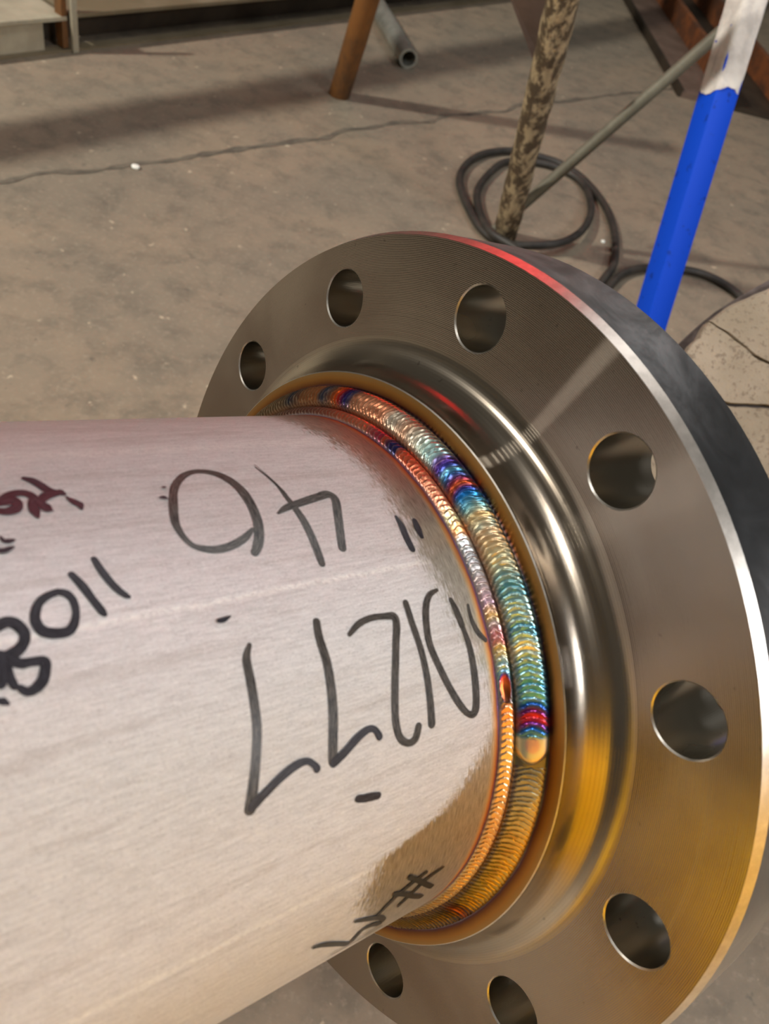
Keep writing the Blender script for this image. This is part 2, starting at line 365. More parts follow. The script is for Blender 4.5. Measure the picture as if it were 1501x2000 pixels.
# --- marker writing: control points (s mm, arc mm, width mm) on the pipe skin
STROKES = [
 (0, [[110.4,88.7,1.4],[113.9,86.3,2.5],[117.4,84.7,2.8],[121.4,83.6,2.9],[125.6,83.4,2.8],[128.9,84.2,2.5],[131.6,85.6,2.1],[133.1,88.2,2.1],[133.8,91.7,2.4],[133.5,95.6,2.8],[131.4,101.7,3.0],[128.8,107.3,2.7],[126.1,111.0,2.7],[122.3,114.3,2.5],[118.4,115.9,2.2],[114.8,115.8,2.4],[111.2,114.2,3.1],[108.6,111.3,3.6],[107.0,107.8,3.6],[106.2,103.5,3.8],[106.2,98.4,3.6],[106.9,93.2,3.6],[108.0,89.2,3.6],[109.8,85.1,3.5],[111.9,82.0,3.3],[113.5,80.4,2.7]]),
 (0, [[95.1,116.1,0.4],[93.6,110.9,0.7],[92.4,105.9,0.9],[91.8,99.8,2.0],[91.1,93.7,2.7],[90.8,88.9,3.0],[91.0,83.1,3.1],[91.5,77.3,3.0],[91.9,73.3,2.7]]),
 (0, [[98.5,93.6,1.0],[94.1,95.5,2.7],[87.1,97.1,3.2],[79.9,98.6,3.4],[75.2,99.3,3.7],[73.7,96.6,3.4],[76.8,89.2,3.4],[79.4,83.1,3.3],[81.6,77.4,3.2]]),
 (1, [[52.7,86.0,1.5],[52.6,82.0,2.9],[53.2,77.3,3.1],[53.2,72.8,2.8]]),
 (1, [[45.5,83.3,2.4],[46.0,80.2,3.1],[46.3,76.8,2.0]]),
 (0, [[125.6,53.2,1.5],[127.6,49.8,2.7],[128.0,43.9,3.0],[128.4,36.7,3.0],[129.0,30.5,3.1],[130.5,23.7,3.1],[132.5,16.0,3.5],[134.0,10.4,3.9]]),
 (1, [[133.4,10.7,3.3],[128.6,13.2,2.9],[123.0,15.9,2.9],[118.1,17.4,2.8],[114.4,17.4,2.2],[112.1,15.6,2.2],[111.3,14.3,2.7]]),
 (0, [[101.5,55.2,2.7],[102.2,50.2,3.0],[101.8,43.1,3.2],[102.3,35.2,3.4],[103.3,27.6,3.6],[104.7,20.2,3.6],[105.4,14.8,3.5]]),
 (1, [[105.1,14.2,3.2],[101.0,15.9,3.0],[95.8,18.7,3.0],[91.4,20.1,2.5],[88.7,19.4,2.2],[87.2,16.9,2.8]]),
 (0, [[91.1,49.3,1.6],[86.5,51.7,2.3],[81.1,52.6,2.2],[75.3,52.1,2.3],[71.8,51.2,3.0],[72.0,48.0,3.1],[74.2,42.7,3.0],[77.7,32.1,3.1],[79.6,23.6,3.1],[79.9,18.1,3.1],[78.7,13.8,2.9],[75.5,11.4,2.5],[72.4,12.0,3.0],[70.7,15.3,2.9]]),
 (0, [[65.3,54.6,2.6],[65.2,47.9,2.7],[64.4,38.9,2.7],[64.2,31.2,2.9],[64.4,23.2,3.1],[64.8,14.8,3.4]]),
 (0, [[49.9,56.6,1.3],[53.7,55.6,2.2],[56.9,52.4,2.9],[59.2,46.7,3.0],[60.1,39.7,3.0],[58.2,32.2,2.9],[55.1,24.4,2.9],[51.1,17.4,2.9],[47.1,13.1,2.4],[44.1,13.5,3.6],[42.9,18.4,3.5],[42.4,26.2,3.3],[42.3,34.8,2.8],[43.5,43.1,1.9]]),
 (0, [[43.5,43.1,2.8],[44.1,48.2,2.8],[45.1,52.2,1.9]]),
 (0, [[37.9,49.0,1.2],[38.2,44.0,1.9],[36.8,39.3,2.4],[34.0,35.9,1.8]]),
 (1, [[96.8,0.3,2.5],[94.4,-0.4,2.8],[91.6,-0.9,2.9],[88.8,-1.5,2.5]]),
 (1, [[160.6,85.6,1.9],[159.9,82.0,2.3],[158.6,78.0,2.3],[157.2,75.3,2.2],[155.9,73.7,1.9],[155.3,73.2,1.3]]),
 (1, [[167.6,82.0,2.0],[166.0,78.4,2.5],[164.6,74.2,2.3],[163.3,70.7,2.3],[162.9,69.7,1.7]]),
 (1, [[172.4,77.8,1.9],[175.1,77.1,2.2],[177.5,75.6,2.3],[179.1,72.9,2.6],[179.4,70.4,2.8],[178.3,68.1,3.1],[175.5,67.0,2.9],[172.7,67.0,2.7],[170.9,68.5,2.4],[169.6,71.4,2.0],[169.4,74.6,2.2],[170.4,76.8,2.4],[172.4,77.8,2.0]]),
 (1, [[189.3,70.7,2.7],[187.4,71.7,2.9],[185.6,72.1,3.1],[183.8,71.0,3.2],[182.7,68.6,2.9],[183.3,66.4,2.7],[185.1,64.7,3.0],[187.5,63.8,3.0]]),
 (1, [[189.1,64.2,3.0],[187.1,62.8,3.0],[185.1,61.5,2.7],[182.6,61.3,2.4],[179.9,60.8,2.7],[180.2,58.6,2.7],[181.3,56.4,2.9],[183.4,54.9,2.6],[185.2,54.7,2.3],[186.4,55.8,1.9]]),
 (1, [[187.6,56.7,2.1],[188.2,59.3,2.4],[188.1,62.1,2.4]]),
 (1, [[189.3,63.3,3.0],[189.5,60.8,3.3],[190.4,58.0,3.0]]),
 (1, [[168.7,118.3,1.8],[167.1,117.1,2.7],[165.7,114.8,2.9],[164.7,112.7,2.9],[163.1,111.3,2.3],[161.0,110.2,1.9]]),
 (1, [[177.7,109.3,2.3],[175.3,111.0,2.8],[172.4,112.0,2.8],[170.1,111.3,2.8],[169.1,109.2,2.7],[170.2,106.7,2.7],[170.4,104.1,2.9],[170.4,101.9,1.1]]),
 (1, [[178.8,105.4,2.5],[177.0,105.0,2.9],[174.8,105.8,3.3],[173.7,107.4,2.6],[174.3,108.8,3.5],[175.9,108.8,2.8],[178.0,108.3,2.2]]),
 (1, [[168.6,106.7,1.7],[166.0,109.6,3.1],[163.3,110.5,2.7],[161.4,111.0,2.1]]),
 (1, [[168.4,107.5,2.2],[167.4,105.5,3.3],[166.7,104.4,2.8],[166.0,103.8,0.8]]),
 (1, [[160.5,108.5,0.7],[159.5,106.8,2.1],[158.6,105.7,2.3],[158.1,105.0,2.3],[158.2,103.3,0.9]]),
 (1, [[181.2,96.4,0.6],[180.7,94.9,1.4],[179.7,94.7,1.6],[178.4,94.8,0.9]]),
 (1, [[182.4,91.9,1.8],[181.2,91.9,1.7],[179.9,92.4,1.3],[179.0,92.6,0.6]]),
 (1, [[191.2,54.0,1.6],[190.5,53.7,1.9],[189.7,53.0,0.9]]),
 (2, [[49.1,-48.1,1.4],[56.0,-49.9,2.4],[60.3,-53.8,2.4],[65.4,-59.3,2.4]]),
 (2, [[58.8,-45.3,1.9],[65.0,-47.4,2.4],[71.2,-50.9,2.4],[75.9,-56.8,2.0]]),
 (2, [[67.6,-42.5,2.3],[60.6,-48.5,2.4],[54.3,-54.6,2.4],[49.7,-58.9,2.4]]),
 (2, [[72.3,-48.2,2.4],[65.8,-52.5,2.4],[59.2,-58.3,2.4],[52.6,-63.5,2.4]]),
 (2, [[88.1,-52.2,1.5],[81.1,-56.0,2.4],[74.0,-60.7,2.4],[69.9,-65.7,2.4],[70.8,-67.5,2.4],[75.7,-64.1,2.4],[80.6,-63.6,2.4],[81.8,-67.9,2.4],[83.1,-70.9,2.4],[89.9,-64.6,2.4],[98.8,-57.2,2.4],[104.4,-54.3,1.5]]),
 (2, [[89.6,-72.7,0.9],[83.2,-73.5,0.9],[75.8,-73.5,0.9],[67.1,-72.6,0.9]]),
 (1, [[132.8,61.7,1.3],[131.2,61.7,1.6],[129.0,62.3,0.6]]),
 (1, [[134.3,104.8,0.8],[133.1,104.7,1.5],[132.4,104.1,0.6]]),
 (1, [[131.7,109.3,0.4],[131.2,109.2,0.9],[130.7,109.1,0.5]]),
 (0, [[95.0,117.0,0.3],[92.4,106.0,0.4],[91.3,100.8,0.2]]),
]

def catmull(P, n=7):
    out = []
    for i in range(len(P)-1):
        p0, p1, p2, p3 = P[max(i-1, 0)], P[i], P[i+1], P[min(i+2, len(P)-1)]
        for k in range(n):
            u = k/n; out.append([0.5*((2*b)+(-a+c)*u+(2*a-5*b+4*c-d)*u*u+(-a+3*b-3*c+d)*u**3) for a, b, c, d in zip(p0, p1, p2, p3)])
    out.append(list(P[-1])); return out
for si, (kind, ctl) in enumerate(STROKES):
    Q = catmull(ctl); L = 0.0; dirs = []
    for i in range(len(Q)):
        a, b = Q[max(i-1, 0)], Q[min(i+1, len(Q)-1)]; dx, dy = b[0]-a[0], b[1]-a[1]; l = math.hypot(dx, dy) or 1; dirs.append((dx/l, dy/l))
    # round ends
    def cap(q, d, sg):
        return [[q[0]+sg*d[0]*q[2]*0.5*e, q[1]+sg*d[1]*q[2]*0.5*e, q[2]*math.sqrt(max(1-e*e, 0.02))] for e in (0.35, 0.65, 0.85, 0.97)]
    st = cap(Q[0], dirs[0], -1)[::-1]; en = cap(Q[-1], dirs[-1], 1)
    dirs = [dirs[0]]*4 + dirs + [dirs[-1]]*4; Q = st + Q + en
    vs = []; fs = []; uvs = []; off = RP + 0.00012 + 0.00001*si
    for i, q in enumerate(Q):
        if i: L += math.hypot(q[0]-Q[i-1][0], q[1]-Q[i-1][1])
        nx, ny = -dirs[i][1], dirs[i][0]; wd = q[2]*0.5*(1 + 0.06*noise.noise(Vector((L*0.8, si, 0))))
        for j in range(5):
            v = -1 + 0.5*j; s = (q[0]+nx*wd*v)/1000; arc = (q[1]+ny*wd*v)/1000
            vs.append(cyl_pt(s, off, math.degrees(arc/RP))); uvs.append((L + si*31.7, v))
        if i:
            for j in range(4): a = (i-1)*5+j; fs.append([a, a+1, a+6, a+5])
    o = meshobj('marker_stroke', vs, fs, M_mark[kind], pipe, True)
    u = o.data.uv_layers.new(name='unroll')
    for l in o.data.loops: u.data[l.index].uv = uvs[l.vertex_index]

# --- flange body
SEG = 192; T = 0.04227; RIN = 0.1887; RB = 0.1645; RH = 0.01297; CH = 0.0006; PHI = math.degrees(-4.8+4.8017)
def rev(profile, seg=SEG):
    v = []; f = []; n = len(profile)
    for k in range(seg):
        for (r, s) in profile: v.append(cyl_pt(s, r, 360*k/seg + PHIDEG))
    for k in range(seg):
        b = ((k+1) % seg)*n; a = k*n
        for i in range(n-1): f.append([a+i, a+i+1, b+i+1, b+i])
    return v, f
PHIDEG = math.degrees(4.8017) % 30
flange = None
def plate(s, rin, rout, flip, rc):
    v = []; f = []; off = 0
    for h in range(12):
        c = 30*h + PHIDEG; out = []
        for k in range(16): out.append((rin, c-15+30*k/16))
        for k in range(8): out.append((rin+(rout-rin)*k/8, c+15))
        for k in range(16): out.append((rout, c+15-30*k/16))
        for k in range(8): out.append((rout-(rout-rin)*k/8, c-15))
        n = len(out); base = len(v)
        ctr = Vector(cyl_pt(s, RB, c)); er = Vector(cyl_pt(0, 1, c)); et = Vector((0, -er.z, er.y))
        O_ = [Vector(cyl_pt(s, r, d)) for r, d in out]
        I_ = []
        for p in O_:
            dx, dy = (p-ctr).dot(er), (p-ctr).dot(et); a = math.atan2(dy, dx)
            I_.append(ctr + er*rc*math.cos(a) + et*rc*math.sin(a))
        for ring in range(3):
            for p, q in zip(I_, O_): v.append(tuple(p.lerp(q, ring/2)))
        for ring in range(2):
            for k in range(n):
                a, b = base+ring*n+k, base+ring*n+(k+1) % n
                q = [a, b, b+n, a+n]; f.append(q if flip else q[::-1])
    return v, f
fv, ff = plate(0, 0.766*R0, RIN, True, RH+CH)
flange = meshobj('flange', fv, ff, M_face, spool)
tag(flange, 'turned steel flange face with twelve bolt holes')
# fillet and hub
prof = [((0.766-0.0849*math.sin(math.radians(88)*k/24))*R0, 0.1*(1-math.cos(math.radians(88)*k/24))*R0) for k in range(24)] + [(0.6811*R0+0.0003, 0.1004*R0-0.0004)]
v, f = rev(prof); hub = meshobj('hub', v, f, M_hub, flange, True, 50)
v, f = rev([(0.6811*R0+0.0003, 0.1004*R0-0.0004), (0.6811*R0-0.0002, 0.1004*R0)]); meshobj('hub_edge', v, f, M_chamfer, flange, True)
v, f = rev([(0.6811*R0-0.0002, 0.1004*R0), (0.66*R0, 0.1010*R0), (0.630*R0, 0.1004*R0)]); meshobj('hub_end', v, f, M_bronze, flange, True)
v, f = rev([(R0, -0.0042), (RIN, 0)]); meshobj('rim_chamfer', v, f, M_chamfer, flange, True)
v, f = rev([(R0-0.0012, -T), (R0, -T+0.0012), (R0, -0.0042)]); meshobj('rim', v, f, M_rim, flange, True, 40)
v, f = plate(-T, 0.62*R0, R0-0.0012, False, RH+CH); n = len(v)
v2, f2 = rev([(0.583*R0, -T), (0.62*R0, -T)]); v += v2; f += [[i+n for i in q] for q in f2]; n = len(v)
v2, f2 = rev([(0.583*R0, 0.09*R0), (0.583*R0, -T)]); v += v2; f += [[i+n for i in q] for q in f2]
meshobj('back_face', v, f, M_face, flange)
for h in range(12):
    c = 30*h + PHIDEG; ctr = Vector(cyl_pt(0, RB, c)); er = Vector(cyl_pt(0, 1, c)); et = Vector((0, -er.z, er.y))
    vv = []; f1 = []
    prof = [(RH+CH, 0), (RH, -CH), (RH, -T+CH), (RH+CH, -T)]
    for k in range(48):
        a = 2*PI*k/48
        for rr, s in prof: vv.append(tuple(ctr + er*rr*math.cos(a) + et*rr*math.sin(a) + Vector((s, 0, 0))))
    for k in range(48):
        a, b = k*4, ((k+1) % 48)*4
        for i in range(3): f1.append([a+i, b+i, b+i+1, a+i+1])
    o = meshobj('bolt_hole', vv, f1, M_hole, flange, True, 30)
    o.data.materials.append(M_chamfer)
    for p in o.data.polygons:
        if p.index % 3 == 0: p.material_index = 1

# --- weld beads
WIDE = [(-180, (60, 52, 36)), (-90, (74, 62, 40)), (-60, (92, 78, 48)), (-48, (86, 70, 42)), (-46, (40, 26, 20)), (-44.5, (150, 52, 18)), (-42.5, (60, 30, 18)), (-41, (150, 120, 40)), (-35, (186, 156, 56)),
        (-27, (210, 168, 62)), (-20, (214, 174, 86)), (-14, (196, 176, 120)), (-9, (166, 156, 124)), (-5, (126, 120, 98)), (-4, (240, 210, 150)), (0, (206, 196, 160)), (1, (130, 170, 170)), (2.5, (20, 84, 170)),  # lower golds: heat tint mixed with a painted yellow reflection
        (3.4, (110, 30, 110)), (4.5, (206, 44, 40)), (5.5, (100, 30, 100)), (6.5, (24, 80, 165)), (8, (90, 165, 185)), (10, (50, 130, 170)), (11.5, (120, 180, 190)), (13, (84, 150, 176)), (16, (214, 212, 178)), (18, (150, 195, 190)),
        (20, (84, 150, 178)), (22, (170, 200, 190)), (24, (150, 192, 188)), (27, (96, 165, 182)), (30, (206, 206, 172)), (33, (236, 212, 160)), (36, (240, 196, 146)), (38, (214, 210, 180)), (40, (240, 196, 130)), (42, (120, 186, 200)),
        (44.5, (24, 110, 186)), (45.7, (80, 40, 110)), (46.7, (200, 84, 34)), (47.6, (110, 40, 80)), (49, (50, 100, 160)), (50, (96, 150, 170)), (51, (50, 46, 130)), (52.3, (84, 50, 120)), (54, (150, 180, 180)), (57, (160, 185, 175)), (60, (186, 178, 160)),
        (63, (200, 150, 120)), (67, (190, 178, 160)), (70, (206, 134, 100)), (75, (212, 140, 104)), (79, (180, 120, 90)), (80.5, (60, 60, 100)), (82, (44, 30, 96)), (83.2, (160, 34, 40)), (84.5, (214, 80, 24)), (86, (150, 92, 60)), (88, (90, 84, 90)), (89.5, (50, 56, 76)), (91, (170, 108, 66)),
        (97, (150, 100, 64)), (101, (60, 62, 74)), (104, (120, 96, 70)), (115, (110, 88, 56)), (140, (84, 66, 40)), (180, (60, 52, 36))]
THIN = [(-180, (70, 56, 36)), (-60, (110, 96, 60)), (-50, (150, 120, 60)), (-35, (220, 176, 92)), (-20, (230, 170, 92)), (-10, (236, 190, 130)), (-3, (232, 198, 146)), (2, (234, 180, 126)), (6, (232, 150, 100)), (6.9, (120, 110, 110)), (12.6, (120, 180, 200)),
        (13.8, (170, 190, 180)), (17, (236, 196, 120)), (19, (214, 130, 130)), (21, (190, 176, 176)), (23, (240, 190, 110)), (25, (196, 160, 176)), (28, (200, 176, 176)), (31, (170, 165, 165)), (34, (156, 156, 160)), (37.5, (190, 196, 196)), (39.5, (244, 160, 100)), (42, (226, 220, 170)), (46, (230, 150, 116)), (50, (232, 150, 116)),
        (54, (224, 112, 80)), (58, (226, 100, 66)), (60, (200, 96, 70)), (61.5, (44, 48, 100)), (63, (56, 44, 90)), (64.5, (190, 90, 60)), (67, (160, 60, 80)), (72, (206, 124, 92)), (80, (200, 110, 80)), (90, (130, 84, 70)), (110, (110, 80, 60)), (180, (70, 56, 36))]
def lerp3(a, b, k): return tuple(p+(q-p)*k for p, q in zip(a, b))
def sm(x, a, b): x = max(0, min(1, (x-a)/(b-a))); return x*x*(3-2*x)
def bead(name, t0, t1, A, B, bulge, N, table, amp, bow, mode):
    """swept bead from A=(r,s) to B=(r,s) (units of the flange radius) with stacked-coin ripples"""
    steps = max(8, int((t1-t0)/360*N*9)); nv = 22; vs = []; fs = []; cols = []
    dx, dy = B[0]-A[0], B[1]-A[1]; L = math.hypot(dx, dy); nx, ny = -dy/L, dx/L
    if nx < 0: nx, ny = -nx, -ny
    if ny < 0 and nx < 0: nx, ny = -nx, -ny
    for i in range(steps+1):
        th = t0 + (t1-t0)*i/steps
        for j in range(nv+1):
            v = j/nv; e = 2*v-1; prof = math.sqrt(max(0, 1-abs(e)**2.6)); blg = bulge; rip = 1.0
            wob = 0.35*noise.noise(Vector((th*0.35, v*2.2, N))) + 0.22*noise.noise(Vector((th*1.3, v*5, N+3)))
            ph = (th + bow*e*e)*N/360 + wob
            fr = ph - math.floor(ph); idx = math.floor(ph)
            h = fr**1.6
            if mode == 'crater':
                rip = 0.0; end = -4.3 + 2.6*e*e
                k = sm(th, end-0.35, end+0.9); blg = 0.0075 + (0.0165-0.0075)*k
                rip = sm(th, 0.4, 1.2)
            elif mode == 'low': blg = 0.0075
            pool = 0.0
            if mode == 'thin' and 6.2 < th < 13.8:
                q = ((th-9.6)/3.1)**2 + ((e+0.05)/0.72)**2
                pool = 1-sm(q, 0.8, 1.05); rip = 1-pool; blg = bulge*(1-0.55*(1-sm(q, 0.0, 1.0)))
            hh = blg*prof + amp*rip*(h-0.5)*(0.25+0.75*prof)
            r = A[0]+dx*v + nx*hh; s = A[1]+dy*v + ny*hh
            vs.append(cyl_pt(s*R0, r*R0, th))
            rnd = noise.noise(Vector((idx*7.31, N, 1.7)))
            thc = th + bow*e*e + 1.3*rnd*(0.3 if abs(th-45) < 8 or abs(th-4) < 4 or abs(th+45) < 3 or abs(th-83) < 4 else 1)
            if mode == 'low': thc = min(thc, -5)
            if mode == 'crater': thc = th
            c = interp(table, thc)
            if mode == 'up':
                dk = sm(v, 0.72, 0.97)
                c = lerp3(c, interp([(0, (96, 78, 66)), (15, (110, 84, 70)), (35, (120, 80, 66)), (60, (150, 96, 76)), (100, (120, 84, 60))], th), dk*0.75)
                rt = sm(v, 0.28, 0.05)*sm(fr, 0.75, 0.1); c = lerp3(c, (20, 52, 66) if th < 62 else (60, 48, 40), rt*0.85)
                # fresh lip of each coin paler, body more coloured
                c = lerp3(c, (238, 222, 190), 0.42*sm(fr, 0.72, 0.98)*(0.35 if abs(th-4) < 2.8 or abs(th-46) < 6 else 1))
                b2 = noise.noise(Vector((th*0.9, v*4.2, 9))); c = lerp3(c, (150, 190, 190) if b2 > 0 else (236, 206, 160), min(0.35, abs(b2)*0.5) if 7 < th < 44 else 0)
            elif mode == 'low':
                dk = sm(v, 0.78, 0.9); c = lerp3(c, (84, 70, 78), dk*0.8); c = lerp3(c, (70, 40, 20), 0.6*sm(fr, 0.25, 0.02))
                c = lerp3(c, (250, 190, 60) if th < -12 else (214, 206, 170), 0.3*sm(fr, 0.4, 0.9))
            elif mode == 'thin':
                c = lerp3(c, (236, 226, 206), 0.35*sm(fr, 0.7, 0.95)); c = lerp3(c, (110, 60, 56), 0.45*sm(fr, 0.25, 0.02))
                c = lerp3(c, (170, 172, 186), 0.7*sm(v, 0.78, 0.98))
                if pool > 0:
                    u = (th-9.6)/3.3; q = (u*u + ((e+0.05)/0.72)**2)
                    pc = interp([(0, (60, 44, 40)), (0.3, (150, 70, 30)), (0.5, (230, 110, 50)), (0.72, (220, 80, 60)), (0.85, (70, 50, 150)), (1, (110, 190, 220))], max(0, min(1, 0.45+0.5*u + 0.25*(q-0.3))))
                    c = lerp3(c, lerp3(pc, (60, 70, 160), sm(q, 0.6, 1.0)*0.6), pool)
            elif mode == 'crater':
                k = sm(th, -4.3+2.6*e*e-0.2, -4.3+2.6*e*e+0.6)
                c = lerp3((112, 104, 84), (216, 206, 172), k)
                q = ((th+0.6)/1.7)**2 + ((e-0.0)/0.5)**2; c = lerp3(c, (222, 160, 150), 0.7*(1-sm(q, 0.3, 1.1)))
                c = lerp3(c, (236, 186, 100), k*(1-sm(th, -4.0+2.4*e*e, -2.6+2.0*e*e))*0.8)
                c = lerp3(c, (50, 110, 130), sm(th, 0.2, 1.2)*0.8); c = lerp3(c, (80, 96, 86), 0.6*sm(abs(e), 0.72, 1.0))
            m = 1.08; c = srgb(*[max(0, min(255, x*m)) for x in c]); cols.append((*c, 1))
    n = nv+1
    for i in range(steps):
        for j in range(nv): a = i*n+j; fs.append([a, a+1, a+n+1, a+n])
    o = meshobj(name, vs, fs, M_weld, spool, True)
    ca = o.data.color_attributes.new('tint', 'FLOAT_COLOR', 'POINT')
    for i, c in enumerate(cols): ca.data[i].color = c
    return o
PA, PM, PB = (0.645, 0.0995), (0.5985, 0.1425), (0.5805, 0.1675)
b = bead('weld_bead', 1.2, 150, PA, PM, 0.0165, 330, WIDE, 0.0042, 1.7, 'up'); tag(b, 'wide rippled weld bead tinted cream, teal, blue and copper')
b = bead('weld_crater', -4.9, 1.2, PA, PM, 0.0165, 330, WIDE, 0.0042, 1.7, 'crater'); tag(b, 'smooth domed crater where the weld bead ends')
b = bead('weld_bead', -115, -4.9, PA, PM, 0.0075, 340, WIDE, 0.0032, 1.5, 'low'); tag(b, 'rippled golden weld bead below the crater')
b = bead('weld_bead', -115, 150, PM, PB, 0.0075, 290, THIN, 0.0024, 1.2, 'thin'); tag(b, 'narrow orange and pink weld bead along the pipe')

# ------------------------------------------------------------------ things behind
# low deck along the back left
d0 = Vector((-1.2342, 1.9106, 0)); dd = Vector((-0.2231+1.2342, 3.7857-1.9106, 0)).normalized(); nb = Vector((-dd.y, dd.x, 0))
BMX = Matrix((dd, nb, Vector((0, 0, 1)))).transposed().to_4x4(); BMX.translation = d0     # local x along the beam, y away from us
deck = empty('steel_deck', BMX); tag(deck, 'low brown steel deck on a flanged beam along the back left of the floor', 'deck')
MB().box(None, (-1.6, 0.0, 0.0), (3.2, 0.03, 0.006)).build('bottom_flange', M_browndeck, deck)
MB().box(None, (-1.6, 0.07, 0.006), (3.2, 0.078, 0.078)).build('web', M_darksteel, deck)  # recessed web; shade under the deck is put into its dark colour
MB().box(None, (0.20, 0.0, 0.078), (3.2, 1.2, 0.088), 0.001).build('deck_plate', M_browndeck, deck)
MB().box(None, (-1.6, 0.0, 0.074), (0.19, 1.2, 0.084), 0.001).build('deck_plate', M_lightsteel, deck)
o = MB().box(None, (-1.6, 0.014, 0.006), (0.13, 0.020, 0.074)).build('cover_plate', M_lightsteel, deck); tag(o, 'pale grey cover plate on the front of the deck')
up = MB().box(None, (0.195, -0.012, 0.0), (0.212, 0.0, 0.30), 0.002).build('upright', M_lightsteel, deck)
MB().box(None, (0.175, 0.001, 0.01), (0.19, 0.03, 0.20)).build('amber_strip', M_orange, deck)  # thin orange strip drawn for an amber patch by the upright
# upper rail of the deck (outside the frame) that throws the long shadow band
MB().box(None, (-3.2, -0.05, 0.96), (4.2, 0.04, 1.05)).build('guard_rail', M_lightsteel, deck)
MB().box(None, (3.15, -0.05, 0.0), (3.2, 0.0, 0.96)).build('upright', M_lightsteel, deck)
MB().box(None, (-3.2, -0.05, 0.0), (-3.15, 0.0, 0.96)).build('upright', M_lightsteel, deck)

# rusty orange post
P0 = Vector((-0.4917, 2.3659, 0.0)); P1 = Vector((-0.438, 2.266, 0.307)); P2 = P0 + (P1-P0)*2.6
o = hollow_tube(P0, P2, 0.030, 0.026, 24, 14, 0.05).build('steel_post', M_orange, None, True); tag(o, 'rusty orange round steel post standing on the floor at the top', 'post')
# galvanised tube on the floor
o = hollow_tube((-0.60, 3.19, 0.03), (-0.372, 2.735, 0.03), 0.030, 0.022, 24, 6).build('steel_tube', M_galv, None, True); tag(o, 'short galvanised steel tube lying on the floor beside the orange post', 'tube')
# pipe stand with crusted leg
st = empty('pipe_stand', Matrix.Translation((0.0657, 1.8647, 0))); tag(st, 'spatter-crusted pipe stand leg with brown gusset and thin grey brace', 'stand')
inv = Matrix.Translation((-0.0657, -1.8647, 0))
def child(m, name, mat, parent, smooth=True, label=None):
    o = m.build(name, mat, parent, smooth)
    o.data.transform(parent.matrix_world.inverted()) if parent.parent is None else None
    if label: o['label'] = label
    return o
F0 = Vector((0.0657, 1.8647, 0.0)); F1 = Vector((0.0125, 1.60, 0.570)); F2 = F0 + (F1-F0)*1.5
child(hollow_tube(F0, F2, 0.0285, 0.024, 28, 90, 0.09), 'leg', M_spatter, st)
g = [Vector((-0.1073, 1.7172, 0.5419)), Vector((0.0047, 1.7847, 0.3986)), Vector((0.0200, 1.7884, 0.4021)), Vector((-0.0012, 1.7064, 0.5732))]
nrm = (g[1]-g[0]).cross(g[3]-g[0]).normalized()*0.008
m = MB(); m.v = [tuple(q+nrm) for q in g] + [tuple(q-nrm) for q in g]; m.f = [[0, 1, 2, 3], [7, 6, 5, 4]] + [[i, i+4, (i+1) % 4+4, (i+1) % 4] for i in range(4)]
child(m, 'gusset', M_brownplate, st, False)
bs = Vector((0.0340, 1.8454, -0.0014)); be = Vector((0.3656, 1.8555, 0.6058)); bs.z = max(bs.z, 0.012)
child(MB().sweep([bs.lerp(be, k/10) for k in range(13)], 0.0125, 12), 'brace', M_greybar, st)
child(MB().sweep([F2, F2+Vector((0.25, 0.12, 0.0)), F2+Vector((0.55, 0.2, 0.0))], 0.03, 16), 'head', M_spatter, st)

# hose loops on the floor
def spline(P, n=8):
    return [Vector(q) for q in catmull([list(p) for p in P], n)]
A1 = [(0.031, 1.829), (-0.031, 1.905), (-0.075, 2.017), (-0.087, 2.136), (-0.056, 2.255), (0.016, 2.344), (0.092, 2.369), (0.165, 2.368), (0.227, 2.323), (0.284, 2.232), (0.318, 2.132), (0.335, 2.016), (0.336, 1.886), (0.315, 1.80), (0.289, 1.70), (0.29, 1.62), (0.31, 1.70), (0.335, 1.79), (0.365, 1.86), (0.424, 1.923), (0.528, 1.979), (0.598, 1.979), (0.659, 1.933), (0.702, 1.83), (0.735, 1.675), (0.80, 1.5)]
A0 = [(0.22, 1.50), (0.24, 1.60), (0.179, 1.692), (0.096, 1.765), (0.030, 1.812), (-0.01, 1.909), (-0.032, 2.035), (-0.017, 2.162), (0.019, 2.268), (0.108, 2.33), (0.193, 2.325), (0.243, 2.262), (0.263, 2.133), (0.252, 2.007), (0.224, 1.914), (0.183, 1.852), (0.119, 1.812), (0.064, 1.806), (0.0, 1.85)]
pts = [(x, y, 0.0105 if k < 30 else 0.0105) for k, (x, y) in enumerate(A0)]
seq = [(x, y, 0.011 + 0.018*max(0, math.sin(k*0.55))) for k, (x, y) in enumerate(A0)] + [(x, y, 0.011) for x, y in A1[2:]]
o = MB().sweep(spline(seq), 0.0095, 12).build('hose', M_rubber, None, True); tag(o, 'black rubber hose coiled in loops on the concrete floor', 'hose')

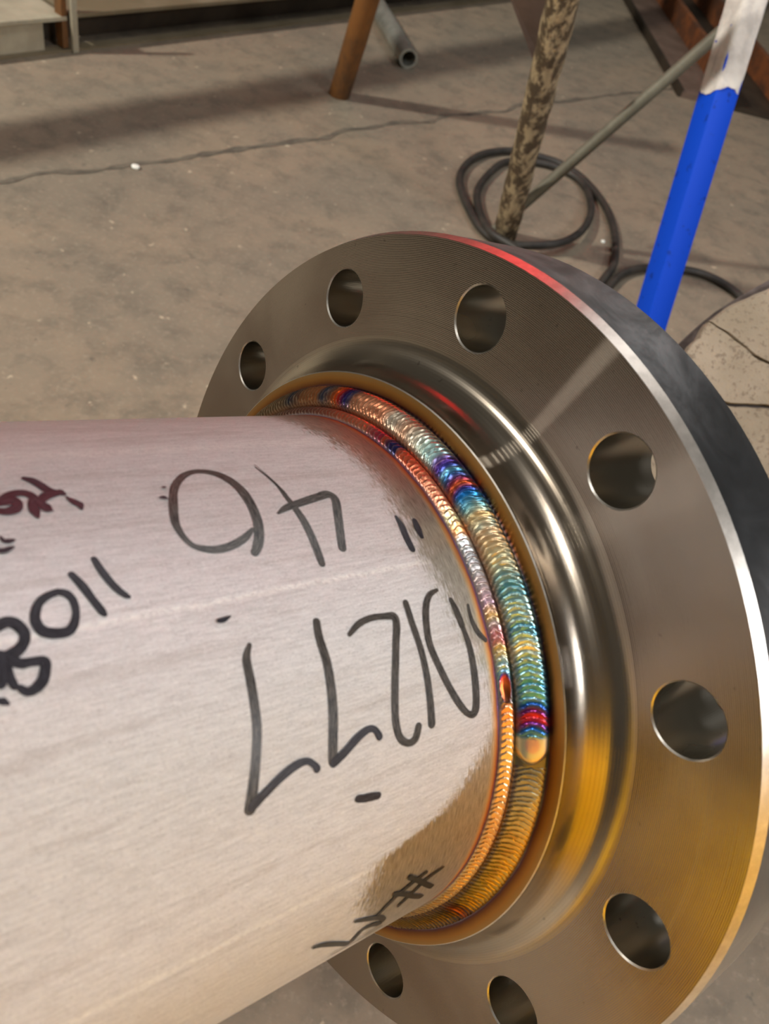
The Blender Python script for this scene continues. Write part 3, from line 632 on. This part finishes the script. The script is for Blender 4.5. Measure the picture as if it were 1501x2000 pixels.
# blue square leg with white tape
bt0, bt1 = Vector((0.3963, 1.4473, -0.0103)), Vector((0.3145, 1.7576, 0.6503))
bl = empty('blue_stand_leg', frame(bt0, bt1-bt0)); tag(bl, 'bright blue square steel leg wrapped in white tape near its top', 'stand leg')
view = bl.matrix_world.to_3x3().inverted() @ (Vector((0, 0, 0.9)) - (bt0+bt1)/2); ang = math.atan2(view.y, view.x)
rz = Matrix.Rotation(ang + math.radians(37), 4, 'Z'); L = (bt1-bt0).length
o = MB().box(rz, (-0.025, -0.025, -0.12), (0.025, 0.025, L+0.25), 0.003).build('square_tube', M_blue, bl, True)
def sleeve():
    m = MB(); seg = 64; z0 = L*0.735; rings = 40
    for i in range(rings+1):
        for k in range(seg):
            a = 2*PI*k/seg; c_, s_ = math.cos(a), math.sin(a); q = 0.0272/max(abs(c_)**6+abs(s_)**6, 1e-9)**(1/6)
            zb = z0 + 0.008*math.sin(a*2+1.4) + 0.004*noise.noise(Vector((c_*3, s_*3, 0)))
            z = zb + (L+0.2-zb)*i/rings
            q += 0.0011*noise.noise(Vector((c_*3, s_*3, z*30)))
            m.v.append(tuple(rz @ Vector((q*c_, q*s_, z))))
    for i in range(rings):
        for k in range(seg): a = i*seg+k; b = i*seg+(k+1) % seg; m.f.append([a, b, b+seg, a+seg])
    # turned-in lower lip
    n = len(m.v)
    for k in range(seg):
        p = Vector(m.v[k]); m.v.append((p.x*0.90, p.y*0.90, p.z))
    for k in range(seg): b = (k+1) % seg; m.f.append([n+k, n+b, b, k])
    return m
sleeve().build('tape_wrap', M_tape, bl, True)
MB().box(rz, (-0.05, -0.05, -0.128), (0.05, 0.05, -0.12)).build('foot_plate', M_blue, bl)

# speckled round slab behind the flange, tilted, on a short post
sm4_z = Vector((-0.00000, -0.69433, 0.71966)); sc_ = Vector((0.5434, 0.7900, 0.3421)); back = -sm4_z
sm4 = frame(sc_, Vector((-0.00000, -0.69433, 0.71966)), (0, 0, 1))
slab = empty('round_slab', sm4); tag(slab, 'speckled beige round slab with cracked pieces, behind the right side of the flange', 'slab')
RS = 0.291; sx_ = Vector((0.94934, 0.22616, 0.21820)); sy_ = Vector((-0.31426, 0.68320, 0.65915))
i3 = sm4.to_3x3().inverted(); ex = i3 @ sx_; ey = i3 @ sy_
def clip(poly, p, n):
    out = []
    for a, b in zip(poly, poly[1:]+poly[:1]):
        da, db = (a-p).dot(n), (b-p).dot(n)
        if da >= 0: out.append(a)
        if da*db < 0: out.append(a.lerp(b, da/(da-db)))
    return out
circ = [Vector((math.cos(2*PI*k/96), math.sin(2*PI*k/96)))*RS*(1+0.012*noise.noise(Vector((math.cos(2*PI*k/96)*3, math.sin(2*PI*k/96)*3, 0)))) for k in range(96)]
cuts = [((-0.1920, 0.2172), (-0.1224, 0.1692)), ((-0.2430, 0.1368), (-0.1224, 0.1152)), ((-0.2430, -0.2232), (-0.1224, -0.1992))]
def halfline(c, side, gap):
    a, b = Vector(c[0]), Vector(c[1]); d = (b-a).normalized(); n = Vector((-d.y, d.x))*side; return a + n*gap, n
rest = circ
for i in range(len(cuts)+1):
    poly = circ
    if i > 0: p, n = halfline(cuts[i-1], -1, 0.0012); poly = clip(poly, p, n)
    if i < len(cuts): p, n = halfline(cuts[i], 1, 0.0022); poly = clip(poly, p, n)
    if len(poly) < 3: continue
    m = MB(); zt = [0.0, 0.004, 0.0015, 0.003, 0.001][i]
    sub = []
    for a, b in zip(poly, poly[1:]+poly[:1]):
        nn = max(1, int((b-a).length/0.006))
        sub += [a.lerp(b, j/nn) for j in range(nn)]
    wp = lambda q: q + Vector((noise.noise(Vector((q.x*14, q.y*14, 1))), noise.noise(Vector((q.x*14, q.y*14, 7)))))*0.010 + Vector((noise.noise(Vector((q.x*60, q.y*60, 3))), noise.noise(Vector((q.x*60, q.y*60, 5)))))*0.0025
    poly = [wp(q) for q in sub]; k = len(poly)
    cen = sum(poly, Vector((0, 0)))/k
    for zz, shr in ((-0.03, 1), (zt-0.003, 1), (zt, 0.988)):
        for q in poly: q2 = cen+(q-cen)*shr; m.v.append(tuple(ex*q2.x + ey*q2.y + Vector((0, 0, zz))))
    for j in range(k):
        b = (j+1) % k; m.f += [[j, b, k+b, k+j], [k+j, k+b, 2*k+b, 2*k+j]]
    m.f += [[2*k+j for j in range(k)]]
    m.build('slab_piece', M_slab, slab)
m = MB(); n_ = 96
for zz, rr in ((-0.05, RS*1.012), (-0.012, RS*1.02), (-0.012, 0.0)):
    for q in circ: q2 = q.normalized()*rr*(1+0.012*noise.noise(Vector((q.x*60, q.y*60, 0)))); m.v.append(tuple(ex*q2.x + ey*q2.y + Vector((0, 0, zz))))
for r_ in range(2):
    for j in range(n_): b = (j+1) % n_; m.f.append([r_*n_+j, r_*n_+b, (r_+1)*n_+b, (r_+1)*n_+j])
m.f.append([j for j in range(n_)][::-1]); m.build('slab_backing', M_slabedge, slab, True)
foot = Vector((sc_.x+0.10, sc_.y+0.12, 0.0)); topp = sc_ + back*0.06
child(MB().sweep([foot, foot.lerp(topp, 0.5), topp], 0.03, 16), 'support_post', M_darksteel, slab)

# rusty channel lying on the floor, upper right
ch = empty('steel_channel', Matrix.Translation((0.55, 3.35, 0))); tag(ch, 'rusty open steel channel lying on the floor at the top right', 'channel')
def prism(name, pl, z0, z1, mat):
    m = MB(); k = len(pl); m.v = [(x, y, z0) for x, y in pl] + [(x, y, z1) for x, y in pl]
    m.f = [list(range(k))[::-1], [k+i for i in range(k)]] + [[i, (i+1) % k, k+(i+1) % k, k+i] for i in range(k)]
    return child(m, name, mat, ch, False)
pA, pB = Vector((0.551, 3.348)), Vector((0.22, 4.95)); dr = (pB-pA).normalized(); rt = Vector((dr.y, -dr.x))
def strip(a, b, l0=0.0, l1=1.0):
    q = [pA + rt*a + dr*2.6*l0, pA + rt*b + dr*2.6*l0, pA + rt*b + dr*2.6*l1, pA + rt*a + dr*2.6*l1]; return [(v.x, v.y) for v in q]
prism('side_plate', strip(0.0, 0.16), 0.0, 0.02, M_brownplate)
prism('edge_strip', strip(-0.012, 0.0), 0.0, 0.03, M_darksteel)
prism('side_wall', strip(0.16, 0.185), 0.0, 0.10, M_rust)
prism('channel_floor', strip(0.185, 0.42), 0.0, 0.008, M_darksteel)
prism('side_wall', strip(0.42, 0.445), 0.0, 0.10, M_rust)

yb = empty('reflection_crate', Matrix.Translation((-0.53, -0.87, 0))); tag(yb, 'yellow crate added behind the camera for its reflection in the flange', 'crate')  # unseen crate, added so the lower flange face mirrors yellow
child(MB().box(None, (-0.74, -1.12, 0.0), (-0.32, -0.62, 0.20), 0.01), 'crate_body', M_yellow, yb, False)
child(MB().box(None, (-0.76, -1.14, 0.20), (-0.30, -0.60, 0.22), 0.006), 'lid', M_yellow, yb, False)

# small bits on the floor
def chip(x, y, r, mat, lab, nm='paint_chip'):
    bm = bmesh.new(); bmesh.ops.create_icosphere(bm, subdivisions=2, radius=r)
    for v in bm.verts: v.co *= 1+0.35*noise.noise(v.co*90 + Vector((x*50, y*50, 0))); v.co.z = max(v.co.z*0.6, -r*0.35)
    m = MB(); m.addbm(bm, Matrix.Translation((x, y, r*0.34))); return m.build(nm, mat, None, True)
tag(chip(-0.7538, 1.6221, 0.0095, M_white, ''), 'small white chip lying on the floor beside the long dark joint', 'chip')
p = Vector((0.3073, 2.0026, 0.0808)); tag(chip(p.x, p.y, 0.0055, M_white, ''), 'tiny pale chip on the floor just right of the coiled hose', 'chip')

# ------------------------------------------------------------------ beyond the frame: curtains, spots and bench added for reflections in the steel
def curtain(name, a, b, z0, z1, mat, label, wv=14):
    a, b = Vector(a), Vector(b); n = (b-a).orthogonal().normalized() if False else Vector((-(b-a).y, (b-a).x)).normalized()
    vs = []; fs = []; K = 160
    for k in range(K+1):
        p = a.lerp(b, k/K) + n*0.035*math.sin(k/K*wv*2*PI)
        vs += [(p.x, p.y, z0), (p.x, p.y, z1)]
        if k: fs.append([2*k-2, 2*k, 2*k+1, 2*k-1])
    return tag(meshobj(name, vs, fs, mat, None, True), label, 'curtain')
curtain('reflection_curtain', (-1.6, 3.25), (-0.35, 3.9), 2.1, 4.1, M_red, 'red curtain added out of view for the steel to mirror')  # added to give hub and rim their red reflection
curtain('reflection_curtain', (0.25, -1.35), (1.7, -0.25), 0.0, 1.0, M_yellow, 'yellow curtain added behind the camera for its reflection in the steel')  # added for the yellow mirrored along the lower steel
def spot(name, p, q, power, ang):
    ld = bpy.data.lights.new(name, 'SPOT'); ld.energy = power; ld.spot_size = math.radians(ang); ld.spot_blend = 0.6; ld.shadow_soft_size = 0.06
    o = bpy.data.objects.new(name, ld); C.objects.link(o); o.matrix_world = frame(p, Vector(p)-Vector(q))
spot('reflector_spot', (-0.6, 2.3, 3.2), (-0.95, 3.6, 3.1), 430, 90)  # added spot that brightens the red curtain for its reflection
spot('floor_fill_spot', (-3.2, 0.6, 4.2), (-3.2, 0.6, 0), 900, 62)  # added fill, unseen; lights the left floor that the flange mirrors
spot('reflector_spot', (0.25, 0.0, 2.0), (1.0, -0.85, 0.5), 280, 85)  # added spot lighting the yellow curtain
spot('reflector_spot', (-0.1, -0.5, 1.9), (-0.53, -0.87, 0.2), 240, 50)  # added spot so the crate shows brighter in the flange face
wb = empty('reflection_bench', Matrix.Translation((-2.6, -2.2, 0))); tag(wb, 'dark steel bench added out of view to darken reflections in the flange', 'reflection_bench')  # unseen bench added to darken what the flange face mirrors
child(MB().box(None, (-3.2, -3.4, 0.70), (-2.05, -1.0, 0.75)), 'bench_top', M_darksteel, wb, False)
child(MB().box(None, (-3.15, -3.35, 0.15), (-2.10, -1.05, 0.19)), 'shelf', M_darksteel, wb, False)
for x in (-3.15, -2.12):
    for y in (-3.35, -1.10): child(MB().box(None, (x, y, 0), (x+0.05, y+0.05, 0.70)), 'leg', M_darksteel, wb, False)
